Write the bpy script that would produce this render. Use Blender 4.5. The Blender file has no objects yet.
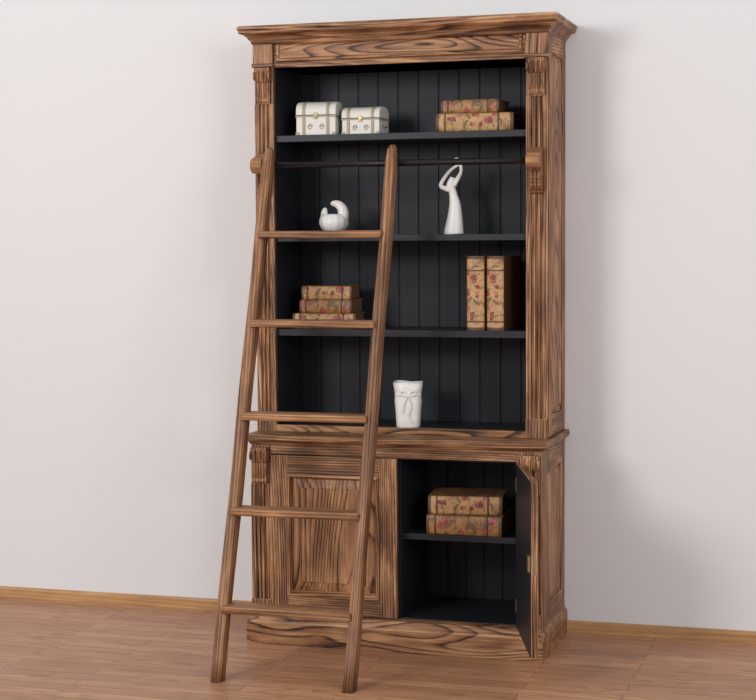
import bpy, bmesh, math, random
from mathutils import Vector, Matrix
random.seed(4)
S=bpy.context.scene
S.view_settings.view_transform='Standard'
S.view_settings.look='None'

# ------------------------------------------------------------------ materials
def newmat(name):
    m=bpy.data.materials.new(name); m.use_nodes=True
    nt=m.node_tree; b=nt.nodes['Principled BSDF']
    return m,nt,b
def srgb(r,g,b):
    f=lambda c:(c/255/12.92 if c/255<=.04045 else ((c/255+.055)/1.055)**2.4)
    return (f(r),f(g),f(b),1)
def ramp(nt,fac,stops):
    n=nt.nodes.new('ShaderNodeValToRGB')
    e=n.color_ramp.elements
    while len(e)<len(stops): e.new(.5)
    for el,(p,c) in zip(e,stops): el.position=p; el.color=c
    nt.links.new(fac,n.inputs[0]); return n.outputs[0]
def math_(nt,op,a,b=None,c=None):
    n=nt.nodes.new('ShaderNodeMath'); n.operation=op
    for i,v in enumerate((a,b,c)):
        if v is None: continue
        if isinstance(v,(int,float)): n.inputs[i].default_value=v
        else: nt.links.new(v,n.inputs[i])
    return n.outputs[0]
def mixc(nt,fac,a,b,mode='MIX'):
    n=nt.nodes.new('ShaderNodeMix'); n.data_type='RGBA'; n.blend_type=mode
    for i,v in ((0,fac),(6,a),(7,b)):
        if isinstance(v,(int,float)): n.inputs[i].default_value=v
        elif isinstance(v,tuple): n.inputs[i].default_value=v
        else: nt.links.new(v,n.inputs[i])
    return n.outputs[2]
def noise(nt,vec,scale,detail=2,rough=.5,dist=0):
    n=nt.nodes.new('ShaderNodeTexNoise'); n.inputs['Scale'].default_value=scale
    n.inputs['Detail'].default_value=detail; n.inputs['Roughness'].default_value=rough
    n.inputs['Distortion'].default_value=dist
    nt.links.new(vec,n.inputs['Vector']); return n.outputs[0]
def mapping(nt,vec,scale,loc=None):
    n=nt.nodes.new('ShaderNodeMapping'); n.inputs['Scale'].default_value=scale
    nt.links.new(vec,n.inputs['Vector'])
    return n.outputs[0]
def bump(nt,b,h,strength=.3,dist=.002):
    n=nt.nodes.new('ShaderNodeBump'); n.inputs['Strength'].default_value=strength
    n.inputs['Distance'].default_value=dist
    nt.links.new(h,n.inputs['Height']); nt.links.new(n.outputs[0],b.inputs['Normal'])

def wood(name,axis,light,mid,dark,rate=85,warp=7,across=6.0,along=.8,lineamt=.85,rough=.5,patamt=.5,fibamt=.9,strkamt=.6,power=2.0,edge=0,base=.24):
    """pine: growth rings = distance across the board + stretched noise, so lines stay fine but
    wander and close into cathedral loops"""
    m,nt,b=newmat(name)
    tc=nt.nodes.new('ShaderNodeTexCoord'); oi=nt.nodes.new('ShaderNodeObjectInfo')
    add=nt.nodes.new('ShaderNodeVectorMath'); add.operation='ADD'
    off=nt.nodes.new('ShaderNodeVectorMath'); off.operation='SCALE'
    off.inputs[0].default_value=(7.3,11.1,5.7); nt.links.new(oi.outputs['Random'],off.inputs['Scale'])
    nt.links.new(tc.outputs['Object'],add.inputs[0]); nt.links.new(off.outputs[0],add.inputs[1])
    v=add.outputs[0]
    sc=[across]*3; sc[axis]=along
    big=noise(nt,mapping(nt,v,sc),1.0,0.8,.35,0)
    w=[rate,rate*.8,rate]; w[axis]=rate*.012
    dp=nt.nodes.new('ShaderNodeVectorMath'); dp.operation='DOT_PRODUCT'
    dp.inputs[1].default_value=w; nt.links.new(v,dp.inputs[0])
    rv=math_(nt,'MULTIPLY_ADD',big,float(warp*4),dp.outputs['Value'])
    s=math_(nt,'FRACT',rv)
    line=math_(nt,'POWER',s,power)
    drop=nt.nodes.new('ShaderNodeMapRange'); drop.interpolation_type='SMOOTHSTEP'
    nt.links.new(s,drop.inputs[0]); drop.inputs[1].default_value=1.0; drop.inputs[2].default_value=.84
    line=math_(nt,'MULTIPLY',line,drop.outputs[0])
    line=math_(nt,'MULTIPLY',line,lineamt*1.5)
    sc2=[210]*3; sc2[axis]=5
    fib=noise(nt,mapping(nt,v,sc2),1.0,3,.65)
    sc3=[14]*3; sc3[axis]=4
    pat=noise(nt,mapping(nt,v,sc3),1.0,4,.6)
    sc4=[90]*3; sc4[axis]=3.5
    strk=noise(nt,mapping(nt,v,sc4),1.0,2,.5)
    line=math_(nt,'MULTIPLY',line,math_(nt,'MAXIMUM',math_(nt,'MULTIPLY_ADD',pat,2.6,-.35),.1))
    t=math_(nt,'ADD',line,math_(nt,'MULTIPLY_ADD',fib,fibamt,-.5*fibamt))
    t=math_(nt,'ADD',t,math_(nt,'MULTIPLY_ADD',strk,strkamt,-.5*strkamt))
    t=math_(nt,'ADD',t,math_(nt,'MULTIPLY_ADD',pat,patamt*2,-patamt+base))
    if edge:
        bv=nt.nodes.new('ShaderNodeBevel'); bv.samples=4; bv.inputs['Radius'].default_value=.004
        ge=nt.nodes.new('ShaderNodeNewGeometry')
        dt=nt.nodes.new('ShaderNodeVectorMath'); dt.operation='DOT_PRODUCT'
        nt.links.new(bv.outputs[0],dt.inputs[0]); nt.links.new(ge.outputs['True Normal'],dt.inputs[1])
        e=math_(nt,'SUBTRACT',1.0,dt.outputs['Value'])
        e=math_(nt,'MULTIPLY',e,edge); e=math_(nt,'MINIMUM',e,.4)
        t=math_(nt,'SUBTRACT',t,e)
    col=ramp(nt,t,[(.0,light),(.38,mid),(1.0,dark)])
    nt.links.new(col,b.inputs['Base Color'])
    b.inputs['Roughness'].default_value=rough
    b.inputs['Specular IOR Level'].default_value=.35
    inv=math_(nt,'MULTIPLY',t,-1.0)
    bump(nt,b,inv,.35,.0018)
    return m
L,M_,D_=srgb(204,158,116),srgb(140,97,66),srgb(54,34,24)
kw=dict(rate=84,warp=2.6,across=5,along=.8,lineamt=.58,patamt=.6,strkamt=.8,edge=2.4,base=.30)
WX=wood('burnt_pine_x',0,L,M_,D_,**kw); WY=wood('burnt_pine_y',1,L,M_,D_,**kw); WZ=wood('burnt_pine_z',2,L,M_,D_,**kw)
L2,M2,D2=srgb(208,162,118),srgb(154,108,74),srgb(60,38,26)
WPX=wood('burnt_pine_bold_x',0,L2,M2,D2,rate=36,warp=4.0,across=9,along=1.5,lineamt=1.1,patamt=.45,strkamt=.6,power=4.5,base=.33)
WPZ=wood('burnt_pine_bold_z',2,L2,M2,D2,rate=34,warp=3.6,across=6.5,along=1.0,lineamt=.85,patamt=.5,strkamt=.6,power=4.0,base=.32)
kl=dict(rate=80,warp=1.6,across=5,along=.6,lineamt=.45,patamt=.45,fibamt=.9,strkamt=.8,base=.29)
LZ=wood('ladder_wood_z',2,srgb(186,138,96),srgb(138,96,65),srgb(58,38,27),**kl)
LX=wood('ladder_wood_x',0,srgb(192,144,100),srgb(146,101,68),srgb(66,43,30),**kl)
BB=wood('baseboard_wood',0,srgb(204,162,114),srgb(186,142,98),srgb(160,116,78),rate=60,warp=2,across=10,along=.3,lineamt=.4,rough=.4,fibamt=.4,strkamt=.3)

def plain(name,c,rough=.5,metal=0,nscale=None,namt=.1,spec=.5):
    m,nt,b=newmat(name)
    tc=nt.nodes.new('ShaderNodeTexCoord')
    n=noise(nt,tc.outputs['Object'],nscale or 20,3,.6)
    f=math_(nt,'MULTIPLY_ADD',n,2*namt,1-namt)
    vm=nt.nodes.new('ShaderNodeVectorMath'); vm.operation='SCALE'
    vm.inputs[0].default_value=c[:3]; nt.links.new(f,vm.inputs['Scale'])
    nt.links.new(vm.outputs[0],b.inputs['Base Color'])
    b.inputs['Roughness'].default_value=rough; b.inputs['Metallic'].default_value=metal
    b.inputs['Specular IOR Level'].default_value=spec
    return m
BLACK=plain('black_paint',srgb(36,37,43),.45,0,30,.12,.3)
BACK=plain('black_backboard',srgb(33,35,41),.5,0,12,.2,.25)
BAR=plain('black_iron',srgb(40,38,38),.4,.6,60,.1)
CERAM=plain('white_ceramic',srgb(236,235,232),.35,0,30,.02)
CREAM=plain('cream_leather',srgb(224,220,212),.5,0,60,.06)
STRAP=plain('taupe_strap',srgb(166,154,128),.5,0,60,.1)
METAL=plain('brass_metal',srgb(150,134,104),.4,.8,60,.1)
PAGES=plain('book_pages',srgb(110,80,54),.8,0,200,.25)
BRN=plain('book_leather_brown',srgb(92,60,38),.5,0,40,.3)
DBRN=plain('book_leather_dark',srgb(62,40,28),.5,0,30,.3)
def bookmat(name,base,seed,flower=True):
    m,nt,b=newmat(name); tc=nt.nodes.new('ShaderNodeTexCoord')
    v=nt.nodes.new('ShaderNodeVectorMath'); v.operation='ADD'; v.inputs[1].default_value=(seed,seed*1.7,seed*.3)
    nt.links.new(tc.outputs['Object'],v.inputs[0]); v=v.outputs[0]
    n=noise(nt,v,22,5,.7)
    col=ramp(nt,n,[(.3,(base[0]*.45,base[1]*.4,base[2]*.35,1)),(.5,base),(.75,(min(1,base[0]*1.3),min(1,base[1]*1.35),min(1,base[2]*1.4),1))])
    if flower:
        n3=noise(nt,mapping(nt,v,(1.3,1.1,.9)),30,3,.6,1.0)
        f=ramp(nt,n3,[(.53,(0,0,0,1)),(.61,(.85,.85,.85,1))])
        col=mixc(nt,f,col,srgb(88,80,48))
        vo=nt.nodes.new('ShaderNodeTexVoronoi'); vo.inputs['Scale'].default_value=21; vo.inputs['Randomness'].default_value=.9
        wn=nt.nodes.new('ShaderNodeTexNoise'); wn.inputs['Scale'].default_value=40; nt.links.new(v,wn.inputs['Vector'])
        wa=nt.nodes.new('ShaderNodeVectorMath'); wa.operation='MULTIPLY_ADD'; wa.inputs[1].default_value=(.035,.035,.035)
        nt.links.new(wn.outputs['Color'],wa.inputs[0]); nt.links.new(v,wa.inputs[2]); nt.links.new(wa.outputs[0],vo.inputs['Vector'])
        f=ramp(nt,vo.outputs['Distance'],[(.26,(.9,.9,.9,1)),(.36,(0,0,0,1))])
        petal=ramp(nt,noise(nt,v,70,2,.6),[(.35,srgb(110,28,34)),(.52,srgb(156,56,56)),(.7,srgb(192,112,98))])
        col=mixc(nt,f,col,petal)
    n4=noise(nt,mapping(nt,v,(60,400,400)),1,1,.5)
    f=ramp(nt,n4,[(.58,(0,0,0,1)),(.68,(.5,.5,.5,1))])
    col=mixc(nt,f,col,srgb(80,52,34))
    nt.links.new(col,b.inputs['Base Color']); b.inputs['Roughness'].default_value=.5
    return m
PARCH=bookmat('book_parchment_floral',srgb(190,148,100),1.0)
PARCH2=bookmat('book_parchment_tan',srgb(162,116,70),5.0)
OCHRE=bookmat('book_ochre',srgb(138,100,64),9.0,True)

# wall
m,nt,b=newmat('wall_paint'); tc=nt.nodes.new('ShaderNodeTexCoord')
n=noise(nt,tc.outputs['Object'],120,3,.6)
nb=noise(nt,tc.outputs['Object'],.5,1,.5)
nt.links.new(ramp(nt,nb,[(.3,srgb(229,229,231)),(.7,srgb(232,232,234))]),b.inputs['Base Color'])
b.inputs['Roughness'].default_value=.85; bump(nt,b,n,.08,.001); WALL=m
# floor
m,nt,b=newmat('laminate_floor'); tc=nt.nodes.new('ShaderNodeTexCoord'); v=tc.outputs['Object']
br=nt.nodes.new('ShaderNodeTexBrick'); nt.links.new(v,br.inputs['Vector'])
br.inputs['Scale'].default_value=1; br.inputs['Brick Width'].default_value=.95; br.inputs['Row Height'].default_value=.075
br.inputs['Mortar Size'].default_value=.0016; br.inputs['Mortar Smooth'].default_value=.3
br.offset=.37; br.inputs['Color1'].default_value=srgb(210,160,124); br.inputs['Color2'].default_value=srgb(184,134,102)
br.inputs['Mortar'].default_value=srgb(116,80,60)
wv=noise(nt,mapping(nt,v,(1.1,14,1)),1,2,.5,.4)
sv=math_(nt,'FRACT',math_(nt,'MULTIPLY',wv,12)); sv=math_(nt,'POWER',sv,2.5)
fb=noise(nt,mapping(nt,v,(3,120,1)),1,3,.6)
g=math_(nt,'MULTIPLY_ADD',sv,.5,math_(nt,'MULTIPLY',fb,.9))
col=ramp(nt,g,[(.25,(1.0,1.0,1.0,1)),(.85,(.60,.52,.45,1))])
nt.links.new(mixc(nt,.9,br.outputs[0],col,'MULTIPLY'),b.inputs['Base Color'])
b.inputs['Roughness'].default_value=.42; b.inputs['Specular IOR Level'].default_value=.35; FLOOR=m

# ------------------------------------------------------------------ mesh helpers
def empty(name,loc=(0,0,0)):
    e=bpy.data.objects.new(name,None); S.collection.objects.link(e); e.location=loc; return e
def fin(name,bm,mat,parent=None,smooth=False,bevel=0,mats=None):
    bmesh.ops.recalc_face_normals(bm,faces=bm.faces)
    me=bpy.data.meshes.new(name); bm.to_mesh(me); bm.free()
    for mm in (mats or [mat]): me.materials.append(mm)
    if smooth:
        for p in me.polygons: p.use_smooth=True
    o=bpy.data.objects.new(name,me); S.collection.objects.link(o)
    if parent is not None: o.parent=parent
    if bevel:
        md=o.modifiers.new('bevel','BEVEL'); md.width=bevel; md.segments=2; md.limit_method='ANGLE'; md.angle_limit=.6
    return o
def addbox(bm,x0,x1,y0,y1,z0,z1,mi=0):
    vs=[bm.verts.new((x,y,z)) for x in (x0,x1) for y in (y0,y1) for z in (z0,z1)]
    for f in ((0,1,3,2),(4,6,7,5),(0,4,5,1),(2,3,7,6),(0,2,6,4),(1,5,7,3)):
        fc=bm.faces.new([vs[i] for i in f]); fc.material_index=mi
    return vs
def box(name,x0,x1,y0,y1,z0,z1,mat,parent=None,bevel=.002):
    bm=bmesh.new(); addbox(bm,x0,x1,y0,y1,z0,z1); return fin(name,bm,mat,parent,bevel=bevel)
def prism(name,pts,axis,a0,a1,mat,parent=None,bevel=0,smooth=False):
    """extrude closed polygon along axis; pts are the two other coords in order"""
    bm=bmesh.new()
    def mk(p,a):
        c=[p[0],p[1]]; c.insert(axis,a); return bm.verts.new(c)
    A=[mk(p,a0) for p in pts]; B=[mk(p,a1) for p in pts]
    bm.faces.new(A); bm.faces.new(B[::-1])
    for i in range(len(pts)):
        j=(i+1)%len(pts); bm.faces.new((A[i],A[j],B[j],B[i]))
    return fin(name,bm,mat,parent,bevel=bevel,smooth=smooth)
def molding(name,prof,xl,xr,D,mat,parent,cap=True):
    """prof: (outset,z) swept with mitred corners round left/front/right"""
    bm=bmesh.new(); rows=[]
    for o,z in prof:
        rows.append([bm.verts.new(p) for p in ((xl-o,-.002,z),(xl-o,-D-o,z),(xr+o,-D-o,z),(xr+o,-.002,z))])
    for a,c in zip(rows[:-1],rows[1:]):
        for i in range(3): bm.faces.new((a[i],a[i+1],c[i+1],c[i]))
    bm.faces.new(rows[0]); bm.faces.new(rows[-1][::-1])
    bm.faces.new([r[0] for r in rows][::-1]); bm.faces.new([r[3] for r in rows])
    return fin(name,bm,mat,parent,bevel=.0012)
def tube(bm,pts,radii,seg=14,closed_ends=True,sx=1,sy=1,mi=0):
    pts=[Vector(p) for p in pts]; rings=[]
    up=Vector((0,1,0))
    for i,p in enumerate(pts):
        t=(pts[min(i+1,len(pts)-1)]-pts[max(i-1,0)]).normalized()
        a=up.cross(t)
        if a.length<1e-3: a=Vector((1,0,0)).cross(t)
        a.normalize(); c=t.cross(a).normalized(); r=radii[i] if hasattr(radii,'__len__') else radii
        rings.append([bm.verts.new(p+a*math.cos(q)*r*sx+c*math.sin(q)*r*sy) for q in [2*math.pi*k/seg for k in range(seg)]])
    for A,B in zip(rings[:-1],rings[1:]):
        for k in range(seg):
            f=bm.faces.new((A[k],A[(k+1)%seg],B[(k+1)%seg],B[k])); f.material_index=mi
    if closed_ends: bm.faces.new(rings[0][::-1]).material_index=mi; bm.faces.new(rings[-1]).material_index=mi
def revolve(bm,prof,seg=48,fn=None,cx=0,cy=0,cz=0):
    rings=[]
    for r,z in prof:
        ring=[]
        for k in range(seg):
            q=2*math.pi*k/seg; rr=r; zz=z
            if fn: rr,zz=fn(r,z,q)
            ring.append(bm.verts.new((cx+rr*math.cos(q),cy+rr*math.sin(q),cz+zz)))
        rings.append(ring)
    for A,B in zip(rings[:-1],rings[1:]):
        for k in range(seg): bm.faces.new((A[k],A[(k+1)%seg],B[(k+1)%seg],B[k]))
    bm.faces.new(rings[0][::-1]); bm.faces.new(rings[-1])

# ------------------------------------------------------------------ room
bm=bmesh.new(); addbox(bm,-5,5,-8.5,.1,-.1,0); fin('floor',bm,FLOOR)
bm=bmesh.new(); addbox(bm,-5,5,0,.12,0,3.4); fin('wall_back',bm,WALL)
prof=[(0,0),(-.016,0),(-.016,.034),(-.012,.041),(-.005,.045),(0,.045)]
prism('baseboard_back',prof,0,-5,5,BB)

# ------------------------------------------------------------------ bookcase
K=empty('bookcase',(0,0,0))
UL,UR,DU=-.590,.579,.345      # upper body
IL,IR=-.513,.497              # opening
HC=.815
ZT=2.248
for nm,a,bx in (('upper_side_left',UL,IL),('upper_side_right',IR,UR)):
    box(nm,a+.004 if a==UL else a,bx if a==UL else bx-.004,-DU+.012,-.003,HC,2.36,WZ,K)
box('upper_liner_left',IL,IL+.004,-DU+.012,-.02,HC+.02,ZT,BLACK,K,0)
box('upper_liner_right',IR-.004,IR,-DU+.012,-.02,HC+.02,ZT,BLACK,K,0)
def sidepanel(pref,x,sgn,y0,y1,z0,z1,fw,rail):
    t=.010
    def bx(nm,ya,yb,za,zb,mat,tt=t):
        box(pref+nm,min(x,x+sgn*tt),max(x,x+sgn*tt),ya,yb,za,zb,mat,K,.002)
    bx('_stile_front',y0,y0+fw,z0,z1,WZ); bx('_stile_back',y1-fw,y1,z0,z1,WZ)
    bx('_rail_top',y0+fw,y1-fw,z1-rail,z1,WY); bx('_rail_bottom',y0+fw,y1-fw,z0,z0+rail,WY)
    bm=bmesh.new()
    a=[(y0+fw+.008,z0+rail+.008),(y1-fw-.008,z0+rail+.008),(y1-fw-.008,z1-rail-.008),(y0+fw+.008,z1-rail-.008)]
    i=.025
    c=[(y0+fw+i,z0+rail+i+.01),(y1-fw-i,z0+rail+i+.01),(y1-fw-i,z1-rail-i-.01),(y0+fw+i,z1-rail-i-.01)]
    A=[bm.verts.new((x,p[0],p[1])) for p in a]; C=[bm.verts.new((x+sgn*.008,p[0],p[1])) for p in c]
    bm.faces.new(C)
    for k in range(4): bm.faces.new((A[k],A[(k+1)%4],C[(k+1)%4],C[k]))
    fin(pref+'_field',bm,WPZ,K)
sidepanel('upper_right_panel',UR-.006,1,-DU+.012,-.003,HC+.004,2.35,.055,.08)
sidepanel('upper_left_panel',UL+.006,-1,-DU+.012,-.003,HC+.004,2.35,.055,.08)

def flute_profile(x0,x1,yf,yb,n=3,mar=.014,dep=.011):
    pts=[(x0,yb),(x0,yf)]
    w=(x1-x0-2*mar)/n
    for i in range(n):
        a=x0+mar+i*w+w*.14; bb=x0+mar+(i+1)*w-w*.14
        for k in range(7):
            q=math.pi*k/6
            pts.append((a+(bb-a)*(1-math.cos(q))/2, yf+dep*math.sin(q)))
    pts+=[(x1,yf),(x1,yb)]
    return pts
for sd,a,c in (('left',UL,IL),('right',IR,UR)):
    prism('upper_pilaster_flutes_'+sd,flute_profile(a,c,-DU-.006,-DU+.014),2,HC+.075,2.105,WZ,K)
    box('upper_pilaster_base_'+sd,a-.002,c,-DU-.010,-DU+.014,HC,HC+.075,WZ,K)
    box('upper_pilaster_head_'+sd,a,c,-DU-.004,-DU+.014,2.105,2.255,WZ,K)
    box('upper_frieze_block_'+sd,a-.003,c+.002,-DU-.016,-DU+.014,2.262,2.352,WPZ,K)
    box('upper_frieze_cap_'+sd,a-.006,c+.005,-DU-.024,-DU+.014,2.248,2.262,WX,K)

def corbel(name,x0,x1,yf,z1,z0,pr,par=K,mat=WZ):
    bm=bmesh.new(); nu,nv=24,28
    def prof(v):
        if v<.08: return .95
        if v<.42:
            q=(v-.08)/.34; return .62+.38*abs(math.cos(q*math.pi*.5))**.5*1.0 if q<.98 else .62
        q=(v-.42)/.58
        return .50*math.cos(q*math.pi*.5)+.20*math.sin(q*math.pi)+.12*(q>.86)+.08
    G=[]
    for j in range(nv+1):
        v=j/nv; row=[]
        for i in range(nu+1):
            u=i/nu
            lobes=.66+.34*abs(math.sin(u*math.pi*3))
            if v<.08: lobes=1
            w=1-.12*v
            x=(x0+x1)/2+(u-.5)*(x1-x0)*w
            row.append(bm.verts.new((x,yf-pr*prof(v)*lobes,z1+(z0-z1)*v)))
        G.append(row)
    for j in range(nv):
        for i in range(nu): bm.faces.new((G[j][i],G[j][i+1],G[j+1][i+1],G[j+1][i]))
    Lb=[bm.verts.new((r[0].co.x,yf+.004,r[0].co.z)) for r in G]; Rb=[bm.verts.new((r[-1].co.x,yf+.004,r[-1].co.z)) for r in G]
    for j in range(nv):
        bm.faces.new((G[j][0],G[j+1][0],Lb[j+1],Lb[j])); bm.faces.new((G[j][-1],Rb[j],Rb[j+1],G[j+1][-1]))
    bm.faces.new(G[0]+[Rb[0],Lb[0]]); bm.faces.new(G[-1]+[Rb[-1],Lb[-1]])
    for xx in (x0,x1):
        cx=(xx); r=(z1-z0)*.13
        tube(bm,[(cx-.003,yf-pr*.55,z1-(z1-z0)*.22),(cx+.003,yf-pr*.55,z1-(z1-z0)*.22)],r,14)
    tube(bm,[(x0+.004,yf-pr*.25,z0+(z1-z0)*.1),(x1-.004,yf-pr*.25,z0+(z1-z0)*.1)],(z1-z0)*.07,12)
    return fin(name,bm,mat,par,smooth=False)
for sd,a,c in (('left',UL+.008,IL-.008),('right',IR+.008,UR-.008)):
    corbel('upper_corbel_'+sd,a,c,-DU-.004,2.245,2.105,.030)
    mx=(a+c)/2; hw=.024
    ctr=(-DU-.078,1.862)
    pr=[(-DU+.0,1.915),(-DU-.03,1.912),(-DU-.055,1.900)]
    for k in range(9):
        q=math.radians(75+ k*25); pr.append((ctr[0]+.030*math.cos(q),ctr[1]+.030*math.sin(q)))
    pr+=[(-DU-.046,1.842),(-DU-.036,1.82),(-DU-.040,1.79),(-DU-.036,1.765),(-DU-.02,1.745),(-DU+.0,1.738)]
    prism('rail_bracket_'+sd,pr,0,mx-hw,mx+hw,LX,K,bevel=.004)
    bm=bmesh.new()
    for dx in (-.014,0,.014):
        tube(bm,[(mx+dx,-DU-.040,1.83),(mx+dx,-DU-.044,1.80),(mx+dx,-DU-.040,1.77),(mx+dx,-DU-.024,1.748)],[.003,.007,.006,.002],8)
    fin('bracket_carving_'+sd,bm,LX,K,smooth=True)
bm=bmesh.new(); tube(bm,[(IL-.012,-DU-.078,1.862),(IR+.012,-DU-.078,1.862)],.0125,20); fin('ladder_rail',bm,BAR,K,smooth=True)

box('frieze_board',IL,IR,-DU+.0,-.01,ZT,2.36,WX,K)
bm=bmesh.new()
x0,x1,z0,z1=IL+.012,IR-.012,2.266,2.350
lv=[(0,0),(.006,-.011),(.013,-.011),(.018,-.003)]
rows=[]
for ins,yo in lv:
    rows.append([bm.verts.new((x,-DU+yo,z)) for x,z in ((x0+ins,z0+ins),(x1-ins,z0+ins),(x1-ins,z1-ins),(x0+ins,z1-ins))])
for r,s in zip(rows[:-1],rows[1:]):
    for k in range(4): bm.faces.new((r[k],r[(k+1)%4],s[(k+1)%4],s[k]))
bm.faces.new(rows[-1]); fin('frieze_panel',bm,WPX,K)
box('opening_head_strip',IL,IR,-DU-.008,-DU+.01,2.246,2.262,WX,K)
molding('cornice',[(0,2.335),(.010,2.340),(.012,2.350),(.018,2.354),(.024,2.364),(.034,2.372),(.046,2.376),(.050,2.380),(.050,2.388),(.054,2.392),(.054,2.402),(.048,2.406)],UL+.004,UR-.004,DU+.012,WX,K)
def bead(name,x0,x1,z0,z1,y,n,mat):
    w=(x1-x0)/n; pts=[(x0,y+.012)]
    for i in range(n):
        a=x0+i*w
        if i>0: pts+=[(a-.004,y),(a-.0015,y+.005),(a+.0015,y+.005),(a+.004,y)]
        else: pts.append((a,y))
    pts+=[(x1,y),(x1,y+.012)]
    prism(name,pts,2,z0,z1,mat,K)
bead('upper_backboard',IL,IR,HC+.01,ZT+.02,-.034,12,BACK)
for i,(za,zb) in enumerate(((1.957,1.983),(1.566,1.591),(1.194,1.221))):
    box('shelf_%d'%(i+1),IL+.003,IR-.003,-DU+.016,-.032,za,zb,BLACK,K,.0015)
box('upper_floor_board',IL,IR,-DU+.02,-.03,HC,HC+.024,BLACK,K,.001)
box('upper_bottom_rail',IL-.002,IR+.002,-DU-.006,-DU+.02,HC,HC+.026,WPX,K,.003)
box('upper_top_board',IL,IR,-DU+.02,-.03,ZT,ZT+.01,BLACK,K,0)

# ---- lower cabinet
LL,LR,DL=-.576,.580,.460
OL,OR=-.495,.487
ZD0,ZD1=.118,.738
molding('countertop',[(0,.776),(.006,.776),(.010,.784),(.014,.788),(.020,.790),(.024,.795),(.024,.809),(.020,.815)],LL+.002,LR-.002,DL,WX,K)
box('lower_top_rail',LL+.004,LR-.004,-DL-.004,-.01,ZD1,.777,WX,K)
box('lower_side_left',LL+.006,OL,-DL+.012,-.004,.09,ZD1,WZ,K)
box('lower_side_right',OR,LR-.006,-DL+.012,-.004,.09,ZD1,WZ,K)
sidepanel('lower_right_panel',LR-.008,1,-DL+.012,-.004,.10,ZD1+.036,.07,.08)
sidepanel('lower_left_panel',LL+.008,-1,-DL+.012,-.004,.10,ZD1+.036,.07,.08)
for sd,a,c in (('left',LL,OL),('right',OR,LR)):
    prism('lower_pilaster_flutes_'+sd,flute_profile(a,c,-DL-.010,-DL+.014),2,.165,.62,WZ,K)
    box('lower_pilaster_base_'+sd,a-.002,c,-DL-.014,-DL+.014,.10,.165,WZ,K)
    box('lower_pilaster_head_'+sd,a,c,-DL-.008,-DL+.014,.62,.775,WZ,K)
    corbel('lower_corbel_'+sd,a+.008,c-.008,-DL-.008,.765,.62,.030)
molding('plinth',[(0,0),(0,.082),(-.004,.092),(-.010,.098),(-.013,.108),(-.018,.116)],LL-.004,LR+.014,.525,WPX,K)
bead('lower_backboard',OL,OR,.11,ZD1,-.034,13,BACK)
box('lower_floor_board',OL,OR,-DL+.01,-.03,.112,.120,BLACK,K,0)
box('lower_liner_right',OR-.004,OR,-DL+.01,-.03,.118,ZD1,BLACK,K,0)
box('lower_liner_left',OL,OL+.004,-DL+.01,-.03,.118,ZD1,BLACK,K,0)
box('lower_ceiling',OL,OR,-DL+.01,-.03,ZD1-.006,ZD1,BLACK,K,0)
box('lower_shelf',OL+.004,OR-.004,-DL+.045,-.03,.418,.441,BLACK,K,.0015)
def door(name,W,Hh,parent_matrix):
    E=empty(name); E.parent=K; E.matrix_local=parent_matrix
    T=.024; st=.070
    box(name+'_stile_hinge',0,st,-T,0,0,Hh,WZ,E); box(name+'_stile_lock',W-st,W,-T,0,0,Hh,WZ,E)
    box(name+'_rail_top',st,W-st,-T,0,Hh-st,Hh,WX,E); box(name+'_rail_bottom',st,W-st,-T,0,0,st,WX,E)
    prof=((0,-T),(0,-T-.008),(.010,-T-.010),(.016,-T+.004),(.020,-T+.014))
    def cor(ins): return ((st+ins,st+ins),(W-st-ins,st+ins),(W-st-ins,Hh-st-ins),(st+ins,Hh-st-ins))
    for k,nm,mt in ((0,'bottom',WX),(1,'right',WZ),(2,'top',WX),(3,'left',WZ)):
        bm=bmesh.new(); rr=[]
        for ins,yo in prof:
            c=cor(ins); a,b2=c[k],c[(k+1)%4]
            rr.append((bm.verts.new((a[0],yo,a[1])),bm.verts.new((b2[0],yo,b2[1]))))
        for r,s in zip(rr[:-1],rr[1:]): bm.faces.new((r[0],r[1],s[1],s[0]))
        fin(name+'_moulding_'+nm,bm,mt,E)
    bm=bmesh.new(); rows=[]
    for ins,yo in ((.020,-T+.014),(.054,-T+.004),(.055,-T-.001),(.057,-T-.001)):
        rows.append([bm.verts.new((x,yo,z)) for x,z in cor(ins)])
    for r,s in zip(rows[:-1],rows[1:]):
        for k in range(4): bm.faces.new((r[k],r[(k+1)%4],s[(k+1)%4],s[k]))
    bm.faces.new(rows[-1])
    fin(name+'_raised_panel',bm,WPZ,E)
    box(name+'_inner_skin',0.002,W-.002,-.0,.003,.002,Hh-.002,BLACK,E,0)
    return E
DW=.512
door('door_closed',DW,ZD1-ZD0-.004,Matrix.Translation((OL+.003,-DL+.004,ZD0+.002)))
phi=.31
xd=Vector((math.sin(phi),-math.cos(phi),0)); yd=Vector((-math.cos(phi),-math.sin(phi),0))
zd=xd.cross(yd)
Mx=Matrix(((xd.x,yd.x,zd.x,OR-.002),(xd.y,yd.y,zd.y,-DL-.012),(xd.z,yd.z,zd.z,0),(0,0,0,1)))
Hh=ZD1-ZD0-.004
Mx.translation.z = ZD0+.002 + (Hh if zd.z<0 else 0)
E=door('door_open',.50,Hh,Mx)
zz=lambda z:(Hh-z) if zd.z<0 else z
zl=zz(.33)
bm=bmesh.new(); addbox(bm,.462,.497,.003,.011,zl-.028,zl+.028); addbox(bm,.5,.5012,-.015,-.007,zl-.04,zl+.04)
fin('door_open_lock',bm,METAL,E)
bm=bmesh.new()
for h in (.08,Hh-.08):
    tube(bm,[(-.002,-.002,h-.025),(-.002,-.002,h+.025)],.005,10); addbox(bm,0,.025,.003,.005,h-.025,h+.025)
fin('door_open_hinges',bm,METAL,E)
box('centre_partition',.012,.026,-DL+.03,-.03,.12,ZD1,BLACK,K,0)

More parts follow.
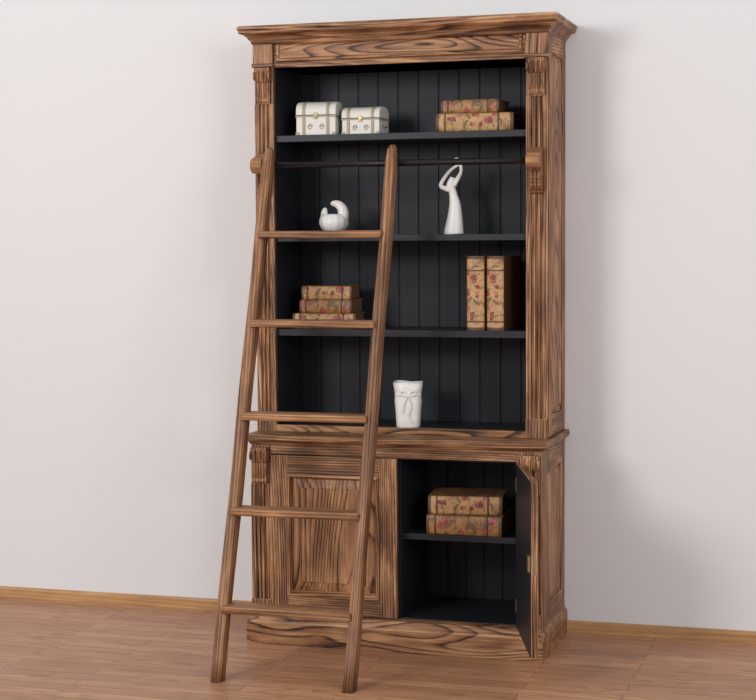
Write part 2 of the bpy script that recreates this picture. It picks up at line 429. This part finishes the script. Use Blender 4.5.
# ------------------------------------------------------------------ ladder
Ld=empty('library_ladder')
TL,TR=Vector((-.485,-.470,1.905)),Vector((0.010,-.470,1.905))
BL,BR=Vector((-.474,-1.088,0.0)),Vector((.024,-1.094,0.0))
def rail(name,T,B):
    bm=bmesh.new(); n=26; seg=20; rings=[]
    ax=(T-B).normalized(); side=Vector((1,0,0)); dp=ax.cross(side).normalized()
    hw,hd=.0215,.030
    for i in range(n+1):
        k=i/n
        p=B+(T-B)*k
        s=1.0
        if k>.985: s=.80
        wob=.0015*math.sin(k*17+B.x*9)
        ring=[]
        for j in range(seg):
            q=2*math.pi*j/seg
            c,sn=math.cos(q),math.sin(q)
            e=.55
            x=math.copysign(abs(c)**e,c)*hw*s; y=math.copysign(abs(sn)**e,sn)*hd*s
            v=p+side*(x+wob)+dp*y
            if i==0: v=v+ax*((0-v.z)/ax.z)
            ring.append(bm.verts.new(v))
        rings.append(ring)
    for ex,s in ((.012,.72),(.020,.5),(.024,.22)):
        ring=[]
        for j in range(seg):
            q=2*math.pi*j/seg; c,sn=math.cos(q),math.sin(q)
            ring.append(bm.verts.new(T+ax*ex+side*c*hw*s+dp*sn*hd*s))
        rings.append(ring)
    for A,C in zip(rings[:-1],rings[1:]):
        for j in range(seg): bm.faces.new((A[j],A[(j+1)%seg],C[(j+1)%seg],C[j]))
    bm.faces.new(rings[0][::-1]); bm.faces.new(rings[-1])
    o=fin(name,bm,LZ,Ld,smooth=True)
    # put the local Z axis along the rail so the grain follows it
    xa=(side-ax*side.dot(ax)).normalized(); ya=ax.cross(xa)
    R=Matrix(((xa.x,ya.x,ax.x,B.x),(xa.y,ya.y,ax.y,B.y),(xa.z,ya.z,ax.z,B.z),(0,0,0,1)))
    o.data.transform(R.inverted()); o.matrix_local=R
rail('side_rail_left',TL,BL); rail('side_rail_right',TR,BR)
for i,z in enumerate((1.593,1.262,.924,.587,.250)):
    a=TL+(BL-TL)*(1-z/1.905); c=TR+(BR-TR)*(1-z/1.905)
    bm=bmesh.new(); addbox(bm,a.x+.002,c.x-.006,a.y-.050,a.y+.040,z-.015,z+.013)
    o=fin('tread_%d'%(i+1),bm,LX,Ld,bevel=.007)
bm=bmesh.new()
for P in (TL,TR):
    x=P.x; cy,cz=-DU-.078,1.862
    pts=[(x,cy-.028,cz-.03),(x,cy-.026,cz+.0)]+[(x,cy+.0165*math.cos(q),cz+.0165*math.sin(q)) for q in [math.pi*(1-k/8) for k in range(10)]]
    tube(bm,pts,.0035,8)
fin('rail_hooks',bm,BAR,Ld,smooth=True)

# ------------------------------------------------------------------ books
def book(L_,T,Dp,loc,rotz=0,upright=False,spine=PARCH,cover=OCHRE,seed=0):
    """local: X spine length, spine at y=0 facing -Y, Z thickness; base at z=0"""
    bm=bmesh.new(); mats=[cover,PAGES,spine,BRN]
    ct=.004
    addbox(bm,-L_/2,L_/2,.004,Dp,0,ct,3); addbox(bm,-L_/2,L_/2,.004,Dp,T-ct,T,0)
    addbox(bm,-L_/2+.006,L_/2-.006,.006,Dp-.006,ct,T-ct,1)
    segs=[(-.5,-.46,3),(-.46,-.39,2),(-.39,-.375,3),(-.375,.30,2),(.30,.315,3),(.315,.46,2),(.46,.5,3)]
    for a,c,mi in segs:
        extra=.0022 if (c-a)<.02 else 0
        N=12; A=[];B=[]
        for k in range(N+1):
            q=math.pi*k/N; z=T/2-math.cos(q)*T/2*(1+extra*.3); y=.006-(.012+extra)*math.sin(q)**.7 - extra
            A.append(bm.verts.new((a*L_,y,z))); B.append(bm.verts.new((c*L_,y,z)))
        for k in range(N): bm.faces.new((A[k],A[k+1],B[k+1],B[k])).material_index=(3 if k in (0,N-1) else mi)
        bm.faces.new(A).material_index=mi; bm.faces.new(B[::-1]).material_index=mi
    o=fin('book',bm,None,mats=mats)
    R=Matrix.Rotation(rotz,4,'Z')
    if upright:
        U=Matrix(((0,0,-1,T/2),(0,1,0,0),(1,0,0,L_/2),(0,0,0,1)))
        R=R@U
    o.matrix_world=Matrix.Translation(loc)@R
    return o
s1=1.983+.0005; s2=1.591+.0005; s3=1.221+.0005; s4=HC+.0245; sl=.4415
book(.300,.070,.19,(.284,-.290,s1),.06,spine=PARCH)
book(.230,.052,.17,(.262,-.270,s1+.0705),-.04,spine=PARCH2)
book(.255,.060,.18,(-.330,-.285,s3),.08,spine=PARCH)
book(.215,.054,.16,(-.325,-.28,s3+.0602),.0,spine=PARCH2)
book(.205,.054,.15,(-.322,-.275,s3+.1144),.06,spine=PARCH)
book(.285,.070,.20,(.290,-.305,s3),-.03,True,spine=PARCH)
book(.285,.070,.20,(.366,-.300,s3),-.12,True,spine=PARCH,cover=DBRN)
book(.295,.076,.23,(.268,-.410,sl),.0,spine=PARCH2)
book(.285,.072,.22,(.268,-.392,sl+.0765),.12,spine=PARCH)

# ------------------------------------------------------------------ chests
def chest(loc,w,d,h,rz,straps):
    E=empty('storage_chest',loc); E.rotation_euler=(0,0,rz)
    bh=h*.58
    bm=bmesh.new(); addbox(bm,-w/2,w/2,-d/2,d/2,0,bh); fin('chest_body',bm,CREAM,E,bevel=.003)
    def arc(r0,r1=None,y=d/2,zc=bh+.002,hh=h-bh-.002):
        return [(-y-r0+ (y+r0)*2*(1-math.cos(math.pi*k/14))/2, zc+(hh+r0)*math.sin(math.pi*k/14)**.6) for k in range(15)]
    prism('chest_lid',arc(.002),0,-w/2-.001,w/2+.001,CREAM,E,bevel=.002)
    for i,x in enumerate(straps):
        prism('strap_lid_%d'%i,arc(.004),0,x-.006,x+.006,STRAP,E)
        bm=bmesh.new(); addbox(bm,x-.006,x+.006,-d/2-.003,d/2+.003,.0,bh); fin('strap_body_%d'%i,bm,STRAP,E,bevel=.001)
    bm=bmesh.new(); addbox(bm,-.008,.008,-d/2-.005,-d/2,bh-.013,bh+.010); tube(bm,[(0,-d/2-.005,bh-.006),(0,-d/2-.009,bh-.006)],.004,12)
    fin('chest_clasp',bm,METAL,E,bevel=.001)
    bm=bmesh.new()
    for sx in (-1,1):
        addbox(bm,sx*w/2-(.012 if sx>0 else .002),sx*w/2+(.002 if sx>0 else .012),-d/2-.003,-d/2+.012,0,.012)
        addbox(bm,sx*w/2-(.004 if sx>0 else .002),sx*w/2+(.002 if sx>0 else .004),-d/2-.003,d/2+.003,bh-.008,bh+.001)
    addbox(bm,-w/2,w/2,-d/2-.002,-d/2+.002,bh-.006,bh)
    fin('chest_trim',bm,STRAP,E,bevel=.001)
    bm=bmesh.new()
    for cx0 in (-w*.15,w*.15):
        pts=[(cx0+.010*math.cos(q)*(1-q/14),-d/2-.0005,bh*.42+.012*math.sin(q)*(1-q/14)) for q in [k*.5 for k in range(20)]]
        tube(bm,pts,.0016,6)
    fin('chest_scrollwork',bm,STRAP,E,smooth=True)
    bm=bmesh.new(); tube(bm,[(w/2,-.02,bh*.55),(w/2+.008,-.018,bh*.5),(w/2+.010,0,bh*.46),(w/2+.008,.018,bh*.5),(w/2,.02,bh*.55)],.003,8); fin('chest_handle',bm,STRAP,E,smooth=True)
    return E
chest((-.358,-.235,s1),.158,.15,.132,.10,(-.048,.048))
chest((-.176,-.215,s1),.155,.12,.108,-.03,(-.050,.050))

# ------------------------------------------------------------------ moon vase: round belly, rim curls over into a near-closed crescent
bm=bmesh.new()
prof=[(.024,0),(.027,.003),(.022,.008)]
for k in range(2,17):
    q=-math.pi*.44+k*math.pi*.66/16
    prof.append((.056*math.cos(q),.050+.046*math.sin(q)))
prof+=[(.036,.074),(.026,.068),(.005,.062)]
revolve(bm,prof,48,lambda r,z,q:(r*(1+.022*math.cos(12*q)),z))
def crescent(c,R,a0,a1,rm,r0=.002,skew=0):
    n=40; pts=[];rad=[]
    for k in range(n+1):
        t=k/n; q=math.radians(a0+(a1-a0)*t)
        pts.append((c[0]+R*math.cos(q),c[1],c[2]+R*math.sin(q))); rad.append(r0+rm*math.sin(math.pi*t**(1+skew))**.6)
    tube(bm,pts,rad,16)
crescent((.0,0,.082),.038,146,468,.018,.005,.0)
o=fin('moon_vase',bm,CERAM,smooth=True); o.location=(-.300,-.245,s2); o.scale=(1.04,1.04,1.04)

# ------------------------------------------------------------------ figurine
def px(x,y): return ((x-453)/255,0,(232-y)/255)
def spl(pts,n=8):
    P=[Vector(p) for p in pts]; out=[]
    for i in range(len(P)-1):
        a=P[max(i-1,0)];b_=P[i];c=P[i+1];d=P[min(i+2,len(P)-1)]
        for k in range(n):
            t=k/n
            out.append(.5*((2*b_)+(-a+c)*t+(2*a-5*b_+4*c-d)*t*t+(-a+3*b_-3*c+d)*t**3))
    out.append(P[-1]); return out
def stube(bm,pr,seg=16,sy=.8):
    q=spl([(p[0][0],p[0][1],p[0][2]) for p in pr]); r=spl([(p[1],0,0) for p in pr]); tube(bm,q,[max(v.x,.001) for v in r],seg,True,1,sy)
bm=bmesh.new()
stube(bm,[(px(454,232),.038),(px(454,229),.038),(px(455,215),.029),(px(455,202),.022),(px(453,191),.015),(px(451,184),.017),(px(453,176),.010)])
stube(bm,[(px(453,189),.012),(px(446,187),.010),(px(441,184),.008),(px(445,176),.007),(px(452,168),.006),(px(460,163),.005)],12,1)
stube(bm,[(px(454,184),.010),(px(458,177),.009),(px(461,171),.007),(px(461,165),.007),(px(459,160),.006)],12,1)
bmesh.ops.create_uvsphere(bm,u_segments=20,v_segments=14,radius=.016,matrix=Matrix.Translation(px(458,160))@Matrix.Rotation(.5,4,'Y')@Matrix.Diagonal((1.1,.8,.8,1)))
o=fin('abstract_figurine',bm,CERAM,smooth=True); o.location=(.186,-.245,s2); o.rotation_euler=(0,0,.2)

# ------------------------------------------------------------------ paper-bag style vase
bm=bmesh.new()
def bagfn(r,z,q):
    k=z/.175
    e=.62
    c,s=math.cos(q),math.sin(q)
    rr=r/((abs(c)**(2/e)+abs(s)**(2/e))**(e/2))
    rr*=1+.02*math.sin(5*q+z*25)*k
    zz=z*.95+(.003*math.sin(3*q+1) if z>.17 else 0)
    return rr,zz
prof=[(.044,0),(.047,.004),(.048,.03),(.050,.07),(.053,.11),(.051,.135),(.054,.155),(.058,.185),(.054,.186),(.048,.155),(.045,.13),(.042,.02)]
revolve(bm,prof,64,bagfn)
for pts in ([(.0,-.056,.128),(.018,-.057,.145),(.03,-.054,.135),(.015,-.057,.126),(0,-.057,.128)],
            [(.0,-.056,.128),(-.018,-.057,.145),(-.03,-.054,.135),(-.015,-.057,.126),(0,-.057,.128)],
            [(-.05,-.040,.13),(-.02,-.055,.128),(.02,-.055,.128),(.05,-.040,.13)],
            [(0,-.056,.128),(.012,-.056,.09),(.004,-.055,.05),(.015,-.053,.02)],[(0,-.056,.128),(-.014,-.056,.095),(-.02,-.054,.06)]):
    tube(bm,spl(pts),.003,8)
o=fin('ceramic_vase',bm,CERAM,smooth=True); o.location=(.014,-.285,s4); o.rotation_euler=(0,0,.25)

# ------------------------------------------------------------------ lights
def area(name,loc,target,size,energy,col):
    l=bpy.data.lights.new(name,'AREA'); l.shape='RECTANGLE'; l.size=size[0]; l.size_y=size[1]; l.energy=energy; l.color=col
    o=bpy.data.objects.new(name,l); S.collection.objects.link(o); o.location=loc
    o.rotation_euler=(Vector(target)-Vector(loc)).to_track_quat('-Z','Y').to_euler()
area('softbox_left',(-2.4,-5.8,2.9),(0,0,1.2),(1.6,1.6),146,(1,.98,.96))
area('softbox_right',(4.2,-5.6,2.6),(0.8,0,1.0),(1.8,1.8),86,(.96,.98,1))
w=bpy.data.worlds.new('World'); S.world=w; w.use_nodes=True
w.node_tree.nodes['Background'].inputs[0].default_value=(.975,.985,1,1); w.node_tree.nodes['Background'].inputs[1].default_value=.62

# ------------------------------------------------------------------ camera
yaw,pi_,ro=.2921,-.0634,-.0058
fw=Vector((-math.sin(yaw)*math.cos(pi_),math.cos(yaw)*math.cos(pi_),math.sin(pi_)))
rt=Vector((math.cos(yaw),math.sin(yaw),0)); up=rt.cross(fw)
r2=rt*math.cos(ro)+up*math.sin(ro); u2=-rt*math.sin(ro)+up*math.cos(ro)
cd=bpy.data.cameras.new('camera'); cam=bpy.data.objects.new('camera',cd); S.collection.objects.link(cam)
cam.matrix_world=Matrix(((r2.x,u2.x,-fw.x,1.7699),(r2.y,u2.y,-fw.y,-6.5318),(r2.z,u2.z,-fw.z,1.5534),(0,0,0,1)))
cd.sensor_width=36; cd.lens=1663.3*36/756
S.camera=cam
